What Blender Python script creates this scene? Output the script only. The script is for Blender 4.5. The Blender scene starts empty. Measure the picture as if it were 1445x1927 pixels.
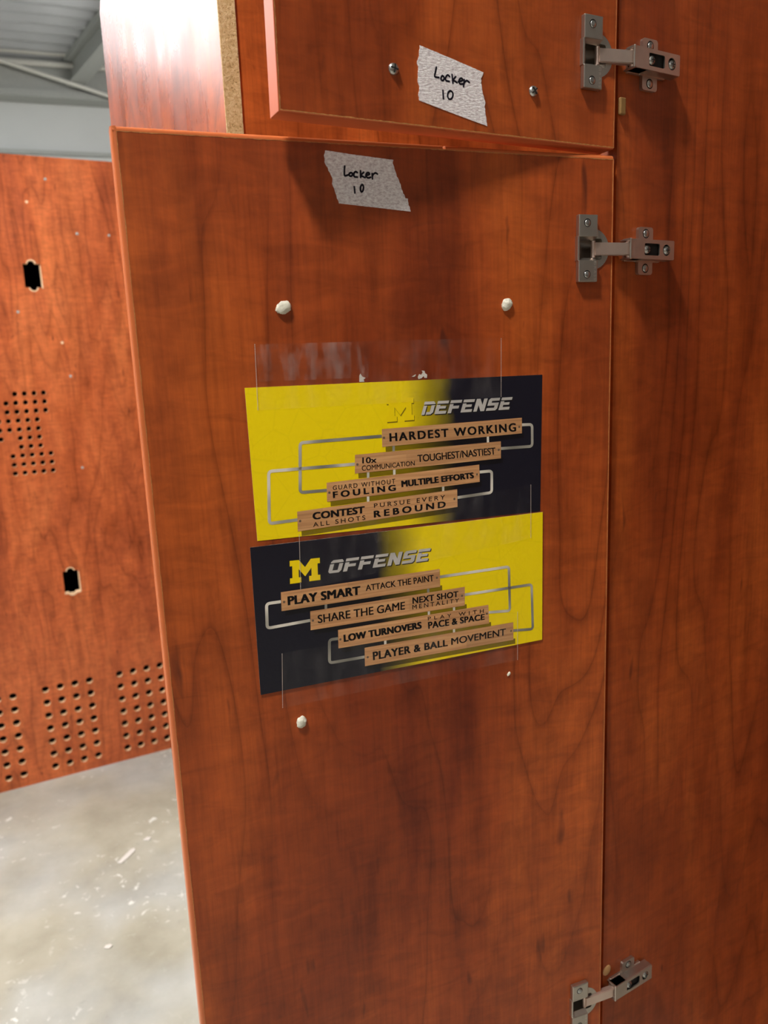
import bpy, bmesh, math, random
from mathutils import Vector, Matrix, noise
R = math.radians
random.seed(7)
C = bpy.context.scene.collection
SC = bpy.context.scene
H = 1.5                                   # lens height above the floor

# ------------------------------------------------------------------ camera
cam_data = bpy.data.cameras.new('camera')
cam = bpy.data.objects.new('camera', cam_data)
C.objects.link(cam)
pitch, roll = R(11.175), R(2.355)
fw = Vector((0, math.cos(pitch), -math.sin(pitch)))
up0 = Vector((0, math.sin(pitch), math.cos(pitch)))
rt0 = Vector((1, 0, 0))
rt = rt0 * math.cos(roll) - up0 * math.sin(roll)
up = rt0 * math.sin(roll) + up0 * math.cos(roll)
m = Matrix((rt, up, -fw)).transposed().to_4x4()
m.translation = (0, 0, H)
cam.matrix_world = m
cam_data.sensor_fit = 'VERTICAL'
cam_data.sensor_height = 36.0
cam_data.sensor_width = 36.0 * 1445 / 1927
cam_data.lens = 1454.3 / 1927 * 36.0
cam_data.clip_start = 0.02
cam_data.dof.use_dof = True
cam_data.dof.focus_distance = 0.68
cam_data.dof.aperture_fstop = 8.5
SC.camera = cam

# ------------------------------------------------------------------ world, exposure
world = bpy.data.worlds.new('world')
SC.world = world
world.use_nodes = True
world.node_tree.nodes['Background'].inputs[0].default_value = (0.75, 0.82, 0.9, 1)
world.node_tree.nodes['Background'].inputs[1].default_value = 0.02
SC.view_settings.view_transform = 'Standard'
SC.view_settings.look = 'None'
SC.view_settings.exposure = 0.42
SC.view_settings.gamma = 1.0
SC.view_settings.use_curve_mapping = False
LAMP_KEY = 330.0        # radiance of the tube above the door
LAMP_FAR = 76.0        # radiance of the other ceiling lamps
LAMP_GLOSS = 11.0

# ------------------------------------------------------------------ materials
def srgb(r, g, b):
    f = lambda c: (c / 255 / 12.92) if c / 255 <= 0.04045 else ((c / 255 + 0.055) / 1.055) ** 2.4
    return (f(r), f(g), f(b), 1)

def newmat(name):
    mt = bpy.data.materials.new(name)
    mt.use_nodes = True
    nt = mt.node_tree
    return mt, nt, nt.nodes['Principled BSDF']

def node(nt, typ, **kw):
    n = nt.nodes.new(typ)
    for k, v in kw.items():
        if k.startswith('i_'):
            n.inputs[int(k[2:]) if k[2:].isdigit() else k[2:].replace('_', ' ')].default_value = v
        else:
            setattr(n, k, v)
    return n

def ramp(nt, stops, interp='LINEAR'):
    n = nt.nodes.new('ShaderNodeValToRGB')
    cr = n.color_ramp
    cr.interpolation = interp
    while len(cr.elements) < len(stops):
        cr.elements.new(0.5)
    for e, (p, c) in zip(cr.elements, stops):
        e.position = p
        e.color = c if len(c) == 4 else (*c, 1)
    return n

def mixc(nt, fac, a, b, mode='MIX'):
    n = nt.nodes.new('ShaderNodeMix')
    n.data_type = 'RGBA'
    n.blend_type = mode
    n.clamp_factor = True
    for sock, v in ((n.inputs[0], fac), (n.inputs[6], a), (n.inputs[7], b)):
        if hasattr(v, 'is_linked'):
            nt.links.new(v, sock)
        else:
            sock.default_value = v
    return n.outputs[2]

def math_node(nt, op, a, b=None, c=None):
    n = nt.nodes.new('ShaderNodeMath')
    n.operation = op
    for i, v in enumerate((a, b, c)):
        if v is None:
            continue
        if hasattr(v, 'is_linked'):
            nt.links.new(v, n.inputs[i])
        else:
            n.inputs[i].default_value = v
    return n.outputs[0]

def coords(nt, scale=(1, 1, 1), loc=(0, 0, 0)):
    tc = nt.nodes.new('ShaderNodeTexCoord')
    mp = nt.nodes.new('ShaderNodeMapping')
    mp.inputs['Scale'].default_value = scale
    mp.inputs['Location'].default_value = loc
    nt.links.new(tc.outputs['Object'], mp.inputs['Vector'])
    return mp.outputs[0]

def noise_tex(nt, vec, scale, detail=2, rough=0.5, dist=0.0):
    n = nt.nodes.new('ShaderNodeTexNoise')
    n.inputs['Scale'].default_value = scale
    n.inputs['Detail'].default_value = detail
    n.inputs['Roughness'].default_value = rough
    n.inputs['Distortion'].default_value = dist
    nt.links.new(vec, n.inputs['Vector'])
    return n.outputs['Fac']

def cherry(name, seed, rough=0.36, dark=(122, 48, 18), mid=(157, 70, 27), light=(184, 90, 36), spec=0.4):
    """cherry wood-grain laminate: cathedral contour lines, blotches, fine fibre, curl and dark flecks"""
    mt, nt, p = newmat(name)
    off = (seed * 3.7, seed * 1.3, seed * 5.1)
    broad = noise_tex(nt, coords(nt, (7, 7, 1.6), off), 1.0, 4, 0.6, 0.5)
    base = ramp(nt, [(0.30, srgb(*dark)), (0.5, srgb(*mid)), (0.70, srgb(*light))])
    nt.links.new(broad, base.inputs[0])
    # cathedral lines: contours of a stretched height field
    hf = noise_tex(nt, coords(nt, (5.0, 5.0, 0.85), (off[0] + 9, off[1], off[2])), 1.0, 2.6, 0.45, 0.15)
    saw = math_node(nt, 'FRACT', math_node(nt, 'MULTIPLY', hf, 17.0))
    line = ramp(nt, [(0.0, (0.55, 0.50, 0.46)), (0.035, (0.86, 0.84, 0.82)), (0.16, (1.02, 1.02, 1.02)), (0.55, (1.10, 1.10, 1.10)), (0.9, (0.93, 0.92, 0.91)), (1.0, (0.70, 0.66, 0.62))])
    nt.links.new(saw, line.inputs[0])
    fade = ramp(nt, [(0.38, (0.25, 0.25, 0.25)), (0.60, (1, 1, 1))])
    nt.links.new(noise_tex(nt, coords(nt, (8, 8, 3), off), 1.0, 3), fade.inputs[0])
    c1 = mixc(nt, fade.outputs[0], base.outputs[0], mixc(nt, 1.0, base.outputs[0], line.outputs[0], 'MULTIPLY'))
    # fibre along the board and curl across it
    fib = ramp(nt, [(0.30, (0.78, 0.76, 0.74)), (0.5, (1.0, 1.0, 1.0)), (0.72, (1.16, 1.16, 1.16))])
    nt.links.new(noise_tex(nt, coords(nt, (330, 330, 14), off), 1.0, 4, 0.65), fib.inputs[0])
    c2 = mixc(nt, 0.7, c1, mixc(nt, 1.0, c1, fib.outputs[0], 'MULTIPLY'))
    curl = ramp(nt, [(0.32, (0.78, 0.76, 0.74)), (0.5, (1.0, 1.0, 1.0)), (0.68, (1.2, 1.2, 1.2))])
    nt.links.new(noise_tex(nt, coords(nt, (24, 24, 75), off), 1.0, 4, 0.6, 0.8), curl.inputs[0])
    c3 = mixc(nt, 0.75, c2, mixc(nt, 1.0, c2, curl.outputs[0], 'MULTIPLY'))
    blot = ramp(nt, [(0.30, (0.74, 0.70, 0.68)), (0.5, (1.0, 1.0, 1.0)), (0.7, (1.15, 1.15, 1.15))])
    nt.links.new(noise_tex(nt, coords(nt, (26, 26, 9), (off[0] + 3, off[1], off[2])), 1.0, 5, 0.65, 0.5), blot.inputs[0])
    c3 = mixc(nt, 0.95, c3, mixc(nt, 1.0, c3, blot.outputs[0], 'MULTIPLY'))
    # sparse dark mineral flecks
    fl = ramp(nt, [(0.70, (0, 0, 0)), (0.80, (0.7, 0.7, 0.7))])
    nt.links.new(noise_tex(nt, coords(nt, (60, 60, 16), (off[0], off[1] + 4, off[2])), 1.0, 2, 0.5, 0.4), fl.inputs[0])
    c4 = mixc(nt, fl.outputs[0], c3, srgb(70, 28, 18))
    nt.links.new(c4, p.inputs['Base Color'])
    rr = ramp(nt, [(0.3, (rough - 0.05,) * 3), (0.7, (rough + 0.07,) * 3)])
    nt.links.new(noise_tex(nt, coords(nt, (20, 20, 6), off), 1.0, 4), rr.inputs[0])
    nt.links.new(rr.outputs[0], p.inputs['Roughness'])
    p.inputs['Specular IOR Level'].default_value = spec
    bp = nt.nodes.new('ShaderNodeBump')
    bp.inputs['Strength'].default_value = 0.06
    bp.inputs['Distance'].default_value = 0.0006
    nt.links.new(noise_tex(nt, coords(nt, (420, 420, 30)), 1.0, 3), bp.inputs['Height'])
    nt.links.new(bp.outputs[0], p.inputs['Normal'])
    return mt

def plain(name, rgb, rough=0.5, metal=0.0, spec=0.5, var=0.08, vscale=60.0, bump=0.0, bscale=200.0, bdist=0.001):
    mt, nt, p = newmat(name)
    c = srgb(*rgb)
    lo = tuple(x * (1 - var) for x in c[:3]); hi = tuple(min(1, x * (1 + var)) for x in c[:3])
    r = ramp(nt, [(0.3, lo), (0.7, hi)])
    v = coords(nt)
    nt.links.new(noise_tex(nt, v, vscale, 3), r.inputs[0])
    nt.links.new(r.outputs[0], p.inputs['Base Color'])
    p.inputs['Roughness'].default_value = rough
    p.inputs['Metallic'].default_value = metal
    p.inputs['Specular IOR Level'].default_value = spec
    if bump:
        bp = nt.nodes.new('ShaderNodeBump')
        bp.inputs['Strength'].default_value = bump
        bp.inputs['Distance'].default_value = bdist
        nt.links.new(noise_tex(nt, v, bscale, 4, 0.6), bp.inputs['Height'])
        nt.links.new(bp.outputs[0], p.inputs['Normal'])
    return mt

def emissive(name, rgb, strength):
    mt, nt, p = newmat(name)
    p.inputs['Base Color'].default_value = (0.8, 0.8, 0.8, 1)
    p.inputs['Emission Color'].default_value = rgb
    p.inputs['Emission Strength'].default_value = strength
    return mt

M_DOOR = cherry('cherry_laminate_lower_door', 1.0)
M_UDOOR = cherry('cherry_laminate_upper_door', 2.3)
M_PANEL = cherry('cherry_laminate_side_panel', 3.1)
M_NEIGH = cherry('cherry_laminate_neighbour_lit', 4.6, dark=(140, 62, 26), mid=(184, 92, 40), light=(206, 112, 52))  # lighter laminate tones put the gap's stronger light into the board's colour
M_GLOSS = cherry('cherry_laminate_shiny_side', 5.2, rough=0.27, spec=0.6)
M_FAR = cherry('cherry_laminate_far_hazed', 6.4, dark=(162, 77, 42), mid=(189, 95, 52), light=(207, 112, 63))  # paler tones put lamp light and gloss haze into the laminate colour
M_BAND = plain('orange_edge_band', (200, 106, 58), 0.28, var=0.06, vscale=30)
M_BAND2 = plain('orange_edge_band_matt', (186, 92, 54), 0.42, spec=0.3, var=0.06, vscale=30)
M_TAN = plain('cut_laminate_edge', (186, 128, 72), 0.6, var=0.25, vscale=400)
def chipboard():
    mt, nt, p = newmat('raw_particleboard')
    v = coords(nt)
    r = ramp(nt, [(0.30, srgb(128, 94, 52)), (0.42, srgb(212, 180, 124)), (0.66, srgb(242, 218, 170))])
    nt.links.new(noise_tex(nt, v, 420, 5, 0.7), r.inputs[0])
    nt.links.new(r.outputs[0], p.inputs['Base Color'])
    p.inputs['Roughness'].default_value = 0.85
    bp = nt.nodes.new('ShaderNodeBump')
    bp.inputs['Strength'].default_value = 0.8
    bp.inputs['Distance'].default_value = 0.0015
    nt.links.new(noise_tex(nt, v, 420, 5, 0.7), bp.inputs['Height'])
    nt.links.new(bp.outputs[0], p.inputs['Normal'])
    return mt
M_CHIP = chipboard()
M_RAWHOLE = plain('drilled_particleboard', (244, 206, 166), 0.8, var=0.1, vscale=300)
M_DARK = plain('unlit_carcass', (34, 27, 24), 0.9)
M_NICKEL = plain('nickel_plated_steel', (190, 183, 174), 0.3, metal=0.94, var=0.05, vscale=90, bump=0.05, bscale=500, bdist=0.0004)
M_LINK = plain('reflection_toned_link_steel', (214, 192, 180), 0.36, metal=0.82, var=0.05)  # paler pinkish steel puts the link's brighter reflection into its colour
M_EMBOSS = plain('highlight_toned_letters', (222, 212, 200), 0.35, metal=0.7, var=0.05)  # brighter colour stands in for highlights on the raised nickel letters
M_STEEL = plain('zinc_screw_steel', (190, 192, 190), 0.3, metal=1.0, var=0.05)
M_BLACKHOLE = plain('painted_recess_shade', (20, 18, 17), 0.8)  # near-black colour stands in for shade in recesses and screw slots
M_BLACK = plain('black_print', (26, 24, 26), 0.45, var=0.05)
M_MARKER = plain('black_marker_ink', (24, 18, 40), 0.5, var=0.05)
M_PUTTY = plain('white_putty', (226, 224, 208), 0.7, var=0.06, vscale=300, bump=0.5, bscale=500, bdist=0.001)
M_WHITEPAPER = plain('torn_white_paper', (214, 208, 200), 0.8, var=0.08, vscale=500)

def masking():
    mt, nt, p = newmat('crepe_masking_tape')
    v = coords(nt)
    r = ramp(nt, [(0.32, srgb(196, 184, 189)), (0.5, srgb(236, 230, 233)), (0.66, srgb(255, 254, 255))])
    mx = noise_tex(nt, coords(nt, (1, 1, 1.9)), 330, 5, 0.72)
    nt.links.new(mx, r.inputs[0])
    nt.links.new(r.outputs[0], p.inputs['Base Color'])
    p.inputs['Roughness'].default_value = 0.75
    bp = nt.nodes.new('ShaderNodeBump')
    bp.inputs['Strength'].default_value = 0.7
    bp.inputs['Distance'].default_value = 0.0008
    nt.links.new(noise_tex(nt, coords(nt, (1, 1, 2.6)), 300, 4, 0.6), bp.inputs['Height'])
    nt.links.new(bp.outputs[0], p.inputs['Normal'])
    return mt
M_MASK = masking()

def poster_stock(name, x0, x1, left, right, k=1.0):
    """printed card: one colour runs into the other across x (metres, card's own frame)"""
    mt, nt, p = newmat(name)
    tc = nt.nodes.new('ShaderNodeTexCoord')
    sp = nt.nodes.new('ShaderNodeSeparateXYZ')
    nt.links.new(tc.outputs['Object'], sp.inputs[0])
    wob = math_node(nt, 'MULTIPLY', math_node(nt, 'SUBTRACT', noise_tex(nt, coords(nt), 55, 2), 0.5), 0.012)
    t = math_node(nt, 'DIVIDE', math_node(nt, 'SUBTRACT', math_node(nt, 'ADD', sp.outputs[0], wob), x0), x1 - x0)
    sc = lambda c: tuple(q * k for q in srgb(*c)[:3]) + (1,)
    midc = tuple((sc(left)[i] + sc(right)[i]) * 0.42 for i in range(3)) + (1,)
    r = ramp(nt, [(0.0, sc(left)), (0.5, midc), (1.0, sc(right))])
    nt.links.new(t, r.inputs[0])
    # faint printed triangle lattice
    vo = node(nt, 'ShaderNodeTexVoronoi', feature='DISTANCE_TO_EDGE')
    vo.inputs['Scale'].default_value = 34
    nt.links.new(coords(nt), vo.inputs['Vector'])
    ln = ramp(nt, [(0.0, (0.955, 0.955, 0.955)), (0.03, (1, 1, 1))])
    nt.links.new(vo.outputs[0], ln.inputs[0])
    c = mixc(nt, 1.0, r.outputs[0], ln.outputs[0], 'MULTIPLY')
    nt.links.new(c, p.inputs['Base Color'])
    p.inputs['Roughness'].default_value = 0.34
    p.inputs['Specular IOR Level'].default_value = 0.45
    bp = nt.nodes.new('ShaderNodeBump')
    bp.inputs['Strength'].default_value = 0.25
    bp.inputs['Distance'].default_value = 0.0008
    nt.links.new(noise_tex(nt, coords(nt), 260, 4, 0.6), bp.inputs['Height'])
    nt.links.new(bp.outputs[0], p.inputs['Normal'])
    return mt
YEL, NAVY = (255, 226, 4), (22, 22, 36)

def plank_wood():
    mt, nt, p = newmat('printed_maple_plank')
    r = ramp(nt, [(0.25, srgb(168, 118, 80)), (0.5, srgb(205, 152, 104)), (0.75, srgb(226, 178, 128))])
    nt.links.new(noise_tex(nt, coords(nt, (14, 14, 420)), 1.0, 4, 0.6), r.inputs[0])
    br = node(nt, 'ShaderNodeTexBrick')
    br.offset = 0.37
    for k, v in (('Color1', (0.86, 0.86, 0.86, 1)), ('Color2', (1.12, 1.1, 1.08, 1)), ('Mortar', (0.9, 0.9, 0.9, 1)), ('Scale', 1.0), ('Mortar Size', 0.0), ('Brick Width', 0.055), ('Row Height', 0.011)):
        br.inputs[k].default_value = v
    tc = nt.nodes.new('ShaderNodeTexCoord')
    sp = nt.nodes.new('ShaderNodeSeparateXYZ'); cb = nt.nodes.new('ShaderNodeCombineXYZ')
    nt.links.new(tc.outputs['Object'], sp.inputs[0])
    nt.links.new(sp.outputs[0], cb.inputs[0]); nt.links.new(sp.outputs[2], cb.inputs[1])
    nt.links.new(cb.outputs[0], br.inputs['Vector'])
    c = mixc(nt, 0.8, r.outputs[0], mixc(nt, 1.0, r.outputs[0], br.outputs[0], 'MULTIPLY'))
    nt.links.new(c, p.inputs['Base Color'])
    p.inputs['Roughness'].default_value = 0.35
    return mt
M_PLANK = plank_wood()
def rod_metal():
    mt, nt, p = newmat('printed_silver_bar')
    r = ramp(nt, [(0.32, srgb(104, 102, 94)), (0.48, srgb(165, 161, 150)), (0.62, srgb(232, 226, 214))])
    nt.links.new(noise_tex(nt, coords(nt, (22, 22, 22)), 1.0, 1), r.inputs[0])
    nt.links.new(r.outputs[0], p.inputs['Base Color'])
    p.inputs['Roughness'].default_value = 0.35
    return mt
M_ROD = rod_metal()
M_SILVER = plain('printed_silver_lettering', (196, 192, 188), 0.35, var=0.22, vscale=30)
M_SCREWDOT = plain('printed_screw_dot', (112, 92, 76), 0.4)
M_MAIZE = plain('printed_maize_yellow', (255, 222, 2), 0.34, var=0.03)
M_MAIZESHADE = plain('printed_olive_outline', (132, 108, 10), 0.4)
M_CARDEDGE = plain('white_card_edge', (205, 200, 190), 0.7)

def clear_tape(name, haze):
    mt, nt, p = newmat(name)
    nt.nodes.remove(p)
    out = nt.nodes['Material Output']
    tr = nt.nodes.new('ShaderNodeBsdfTransparent')
    gl = nt.nodes.new('ShaderNodeBsdfGlossy'); gl.inputs['Roughness'].default_value = 0.3
    df = nt.nodes.new('ShaderNodeBsdfDiffuse'); df.inputs['Color'].default_value = (0.75, 0.7, 0.68, 1)
    bp = nt.nodes.new('ShaderNodeBump'); bp.inputs['Strength'].default_value = 0.25; bp.inputs['Distance'].default_value = 0.001
    nt.links.new(noise_tex(nt, coords(nt, (1, 1, 0.5)), 90, 3), bp.inputs['Height'])
    nt.links.new(bp.outputs[0], gl.inputs['Normal'])
    m1 = nt.nodes.new('ShaderNodeMixShader'); m2 = nt.nodes.new('ShaderNodeMixShader')
    hz = ramp(nt, [(0.45, (0.0, 0.0, 0.0)), (0.75, (haze, haze, haze))])
    nt.links.new(noise_tex(nt, coords(nt, (1, 1, 0.35)), 60, 3, 0.6), hz.inputs[0])
    nt.links.new(hz.outputs[0], m1.inputs[0])
    nt.links.new(tr.outputs[0], m1.inputs[1]); nt.links.new(df.outputs[0], m1.inputs[2])
    m2.inputs[0].default_value = 0.025
    nt.links.new(m1.outputs[0], m2.inputs[1]); nt.links.new(gl.outputs[0], m2.inputs[2])
    nt.links.new(m2.outputs[0], out.inputs[0])
    return mt
M_CLEAR = clear_tape('clear_packing_tape', 0.045)
M_CLEARHAZE = clear_tape('hazy_packing_tape', 0.2)
M_TAPEEDGE = plain('whitened_tape_edge', (205, 190, 180), 0.5)

def concrete():
    mt, nt, p = newmat('speckled_concrete')
    v = coords(nt)
    r = ramp(nt, [(0.3, srgb(140, 138, 130)), (0.5, srgb(168, 166, 156)), (0.7, srgb(188, 187, 178))])
    nt.links.new(noise_tex(nt, v, 4.5, 6, 0.62), r.inputs[0])
    r2 = ramp(nt, [(0.42, srgb(176, 166, 132)), (0.6, srgb(170, 172, 168))])
    nt.links.new(noise_tex(nt, v, 2.2, 3), r2.inputs[0])
    c = mixc(nt, 0.35, r.outputs[0], r2.outputs[0])
    dk = ramp(nt, [(0.62, (0, 0, 0)), (0.8, (0.5, 0.5, 0.5))])
    nt.links.new(noise_tex(nt, v, 22, 6, 0.7), dk.inputs[0])
    c = mixc(nt, dk.outputs[0], c, srgb(112, 110, 104))
    # worn white paint flakes, clustered
    fk = ramp(nt, [(0.60, (0, 0, 0)), (0.645, (1, 1, 1))])
    nt.links.new(noise_tex(nt, v, 30, 5, 0.66, 0.4), fk.inputs[0])
    cl = ramp(nt, [(0.46, (0.05, 0.05, 0.05)), (0.62, (0.85, 0.85, 0.85))])
    nt.links.new(noise_tex(nt, v, 3.1, 2), cl.inputs[0])
    f = math_node(nt, 'MULTIPLY', fk.outputs[0], cl.outputs[0])
    c = mixc(nt, f, c, srgb(226, 226, 218))
    nt.links.new(c, p.inputs['Base Color'])
    p.inputs['Roughness'].default_value = 0.55
    return mt
M_CONC = concrete()
M_WALL = plain('painted_grey_wall', (206, 208, 207), 0.8, var=0.03, vscale=2)
M_WALLWOOD = plain('brown_locker_wall', (118, 86, 66), 0.5, var=0.2, vscale=3)
M_TRIM = plain('painted_steel_trim', (168, 170, 166), 0.6, var=0.04)
M_DECK = plain('galvanised_roof_deck', (178, 180, 182), 0.5, var=0.05, vscale=5)
M_PIPE = plain('white_conduit', (214, 212, 204), 0.5, var=0.03)
M_LAMPBODY = plain('white_lamp_housing', (225, 225, 222), 0.5)
M_KEY = emissive('lit_tube_diffuser', (1.0, 0.95, 0.88, 1), LAMP_KEY)
M_BACKLAMP = emissive('back_fill_diffuser', (1.0, 0.96, 0.9, 1), 72.0)  # glow of the added back fill lamp
M_TUBE = emissive('fill_tube_glow', (1.0, 0.98, 0.94, 1), 200.0)  # glow of the added tube behind the shiny side
M_LED = emissive('lit_panel_diffuser', (0.98, 0.99, 1.0, 1), LAMP_FAR)
M_LED2 = emissive('lit_bay_diffuser', (0.93, 0.97, 1.0, 1), LAMP_GLOSS)

# ------------------------------------------------------------------ mesh helpers (local units: millimetres)
S = 0.001
def frame(az, origin):
    """x runs along azimuth az, y points away behind the surface, z is up"""
    a = R(az)
    mm = Matrix(((math.sin(a), -math.cos(a), 0), (math.cos(a), math.sin(a), 0), (0, 0, 1))).to_4x4()
    mm.translation = origin
    return mm

class MB:
    def __init__(self):
        self.v, self.f, self.mi, self.sm = [], [], [], []
    def add(self, verts, faces, mi=0, smooth=False):
        n = len(self.v)
        self.v += [tuple(p) for p in verts]
        for f in faces:
            self.f.append([n + i for i in f]); self.mi.append(mi); self.sm.append(smooth)
    def box(self, x0, x1, y0, y1, z0, z1, mi=0):
        self.add([(x0, y0, z0), (x1, y0, z0), (x1, y1, z0), (x0, y1, z0), (x0, y0, z1), (x1, y0, z1), (x1, y1, z1), (x0, y1, z1)],
                 [(0, 1, 5, 4), (1, 2, 6, 5), (2, 3, 7, 6), (3, 0, 4, 7), (4, 5, 6, 7), (3, 2, 1, 0)], mi)
    def bbox(self, x0, x1, y0, y1, z0, z1, b, mi=0):
        """box with bevelled edges"""
        bm = bmesh.new()
        bmesh.ops.create_cube(bm, size=1)
        for q in bm.verts:
            q.co = Vector(((x0 + x1) / 2 + q.co.x * (x1 - x0), (y0 + y1) / 2 + q.co.y * (y1 - y0), (z0 + z1) / 2 + q.co.z * (z1 - z0)))
        bmesh.ops.bevel(bm, geom=bm.edges[:], offset=b, segments=2, profile=0.5, affect='EDGES')
        self.bm(bm, mi)
    def bm(self, bm, mi=0, smooth=False, mat=None):
        bm.verts.ensure_lookup_table()
        vs = [(mat @ q.co) if mat else q.co.copy() for q in bm.verts]
        self.add(vs, [[q.index for q in f.verts] for f in bm.faces], mi, smooth)
        bm.free()
    def quad(self, a, b, c, d, mi=0):
        self.add([a, b, c, d], [(0, 1, 2, 3)], mi)
    def flat(self, pts, y, mi=0):
        """polygon of (x, z) points lying at depth y, facing -y"""
        ar = sum(pts[i][0] * pts[(i + 1) % len(pts)][1] - pts[(i + 1) % len(pts)][0] * pts[i][1] for i in range(len(pts)))
        if ar < 0:
            pts = pts[::-1]
        self.add([(p[0], y, p[1]) for p in pts], [list(range(len(pts)))], mi)
    def slab(self, pts, y0, y1, mi=0, side=None):
        """extruded polygon, front at y0, back at y1"""
        ar = sum(pts[i][0] * pts[(i + 1) % len(pts)][1] - pts[(i + 1) % len(pts)][0] * pts[i][1] for i in range(len(pts)))
        if ar < 0:
            pts = pts[::-1]
        n = len(pts)
        self.add([(p[0], y0, p[1]) for p in pts] + [(p[0], y1, p[1]) for p in pts], [list(range(n)), [2 * n - 1 - i for i in range(n)]], mi)
        self.add([(p[0], y0, p[1]) for p in pts] + [(p[0], y1, p[1]) for p in pts],
                 [(i, n + i, n + (i + 1) % n, (i + 1) % n) for i in range(n)], mi if side is None else side)
    def disc(self, x, z, r, y, mi=0, n=20, rz=None):
        self.flat([(x + r * math.cos(2 * math.pi * i / n), z + (rz or r) * math.sin(2 * math.pi * i / n)) for i in range(n)], y, mi)
    def cyl(self, p, q, r, mi=0, n=14, cap=True):
        p, q = Vector(p), Vector(q)
        d = (q - p).normalized()
        a = d.orthogonal().normalized(); b = d.cross(a)
        vs = []
        for c in (p, q):
            vs += [c + (a * math.cos(2 * math.pi * i / n) + b * math.sin(2 * math.pi * i / n)) * r for i in range(n)]
        self.add(vs, [(i, (i + 1) % n, n + (i + 1) % n, n + i) for i in range(n)], mi, True)
        if cap:
            self.add(vs, [list(range(n))[::-1], list(range(n, 2 * n))], mi)
    def tube(self, pts, r, mi=0, n=10):
        for a, b in zip(pts, pts[1:]):
            self.cyl(a, b, r, mi, n)
    def dome(self, x, z, y, r, h, mi=0, n=18):
        """rounded screw head: base at y, bulging to y - h"""
        rings = 5
        vs = []
        for j in range(rings):
            t = j / rings * math.pi / 2
            vs += [(x + r * math.cos(t) * math.cos(2 * math.pi * i / n), y - h * math.sin(t), z + r * math.cos(t) * math.sin(2 * math.pi * i / n)) for i in range(n)]
        vs.append((x, y - h, z))
        fs = [(j * n + i, j * n + (i + 1) % n, (j + 1) * n + (i + 1) % n, (j + 1) * n + i) for j in range(rings - 1) for i in range(n)]
        fs += [((rings - 1) * n + i, (rings - 1) * n + (i + 1) % n, rings * n) for i in range(n)]
        self.add(vs, fs, mi, True)
    def build(self, name, mats, parent=None, matrix=None, origin=None):
        """link ONE mesh object; the millimetre coordinates are those of the parent (or of matrix)"""
        o3 = Vector(origin) if origin else Vector((0, 0, 0))
        me = bpy.data.meshes.new(name)
        me.from_pydata([tuple((Vector(p) - o3) * S) for p in self.v], [], self.f)
        for mt in (mats if isinstance(mats, (list, tuple)) else [mats]):
            me.materials.append(mt)
        for p, i, s in zip(me.polygons, self.mi, self.sm):
            p.material_index = i; p.use_smooth = s
        me.update()
        ob = bpy.data.objects.new(name, me)
        C.objects.link(ob)
        if parent is not None:
            ob.parent = parent
            ob.location = o3 * S
        elif matrix is not None:
            ob.matrix_world = matrix @ Matrix.Translation(o3 * S)
        return ob

def empty(name, matrix):
    o = bpy.data.objects.new(name, None)
    o.empty_display_size = 0.02
    C.objects.link(o)
    o.matrix_world = matrix
    return o

def tag(o, label=None, cat=None, group=None, kind=None):
    for k, v in (('label', label), ('category', cat), ('group', group), ('kind', kind)):
        if v:
            o[k] = v
    return o

def curve_mesh(cu):
    ob = bpy.data.objects.new('temporary', cu)
    C.objects.link(ob)
    dg = bpy.context.evaluated_depsgraph_get()
    me = ob.evaluated_get(dg).to_mesh()
    vs = [q.co.copy() for q in me.vertices]; fs = [list(p.vertices) for p in me.polygons]
    ob.evaluated_get(dg).to_mesh_clear()
    bpy.data.objects.remove(ob)
    return vs, fs

def holed(mb, outer, holes, y0, y1, mi_face=0, mi_hole=1):
    """plate with real holes: outer and holes are lists of (x, z); front at y0, back at y1"""
    cu = bpy.data.curves.new('outline', 'CURVE')
    cu.dimensions = '2D'; cu.fill_mode = 'BOTH'; cu.extrude = (y1 - y0) / 2
    for pts in [outer] + holes:
        sp = cu.splines.new('POLY')
        sp.points.add(len(pts) - 1)
        for q, (x, z) in zip(sp.points, pts):
            q.co = (x, z, 0, 1)
        sp.use_cyclic_u = True
    vs, fs = curve_mesh(cu)
    bpy.data.curves.remove(cu)
    ym = (y0 + y1) / 2
    V3 = [Vector((p.x, ym - p.z, p.y)) for p in vs]
    x0, x1 = min(p[0] for p in outer), max(p[0] for p in outer)
    z0, z1 = min(p[1] for p in outer), max(p[1] for p in outer)
    face, wall = [], []
    for f in fs:
        n = (V3[f[1]] - V3[f[0]]).cross(V3[f[2]] - V3[f[0]])
        c = sum((V3[i] for i in f), Vector()) / len(f)
        rim = min(c.x - x0, x1 - c.x, c.z - z0, z1 - c.z) < 0.02
        (face if (abs(n.y) > 0.5 * n.length or rim) else wall).append(f)
    mb.add(V3, face, mi_face); mb.add(V3, wall, mi_hole)

def circle(x, z, r, n=20):
    return [(x + r * math.cos(2 * math.pi * i / n), z + r * math.sin(2 * math.pi * i / n)) for i in range(n)]

def rrect(x0, x1, z0, z1, r, n=4):
    out = []
    for cx, cz, a0 in ((x1 - r, z1 - r, 0), (x0 + r, z1 - r, 90), (x0 + r, z0 + r, 180), (x1 - r, z0 + r, 270)):
        out += [(cx + r * math.cos(R(a0 + 90 * i / n)), cz + r * math.sin(R(a0 + 90 * i / n))) for i in range(n + 1)]
    return out

FONTCACHE = {}
def text_mesh(s, bold=0.0, track=1.0, shear=0.0):
    key = (s, bold, track, shear)
    if key not in FONTCACHE:
        cu = bpy.data.curves.new('lettering', 'FONT')
        cu.body = s; cu.size = 1.0; cu.offset = bold; cu.space_character = track; cu.shear = shear
        cu.resolution_u = 4
        FONTCACHE[key] = curve_mesh(cu)
        bpy.data.curves.remove(cu)
    return FONTCACHE[key]

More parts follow.
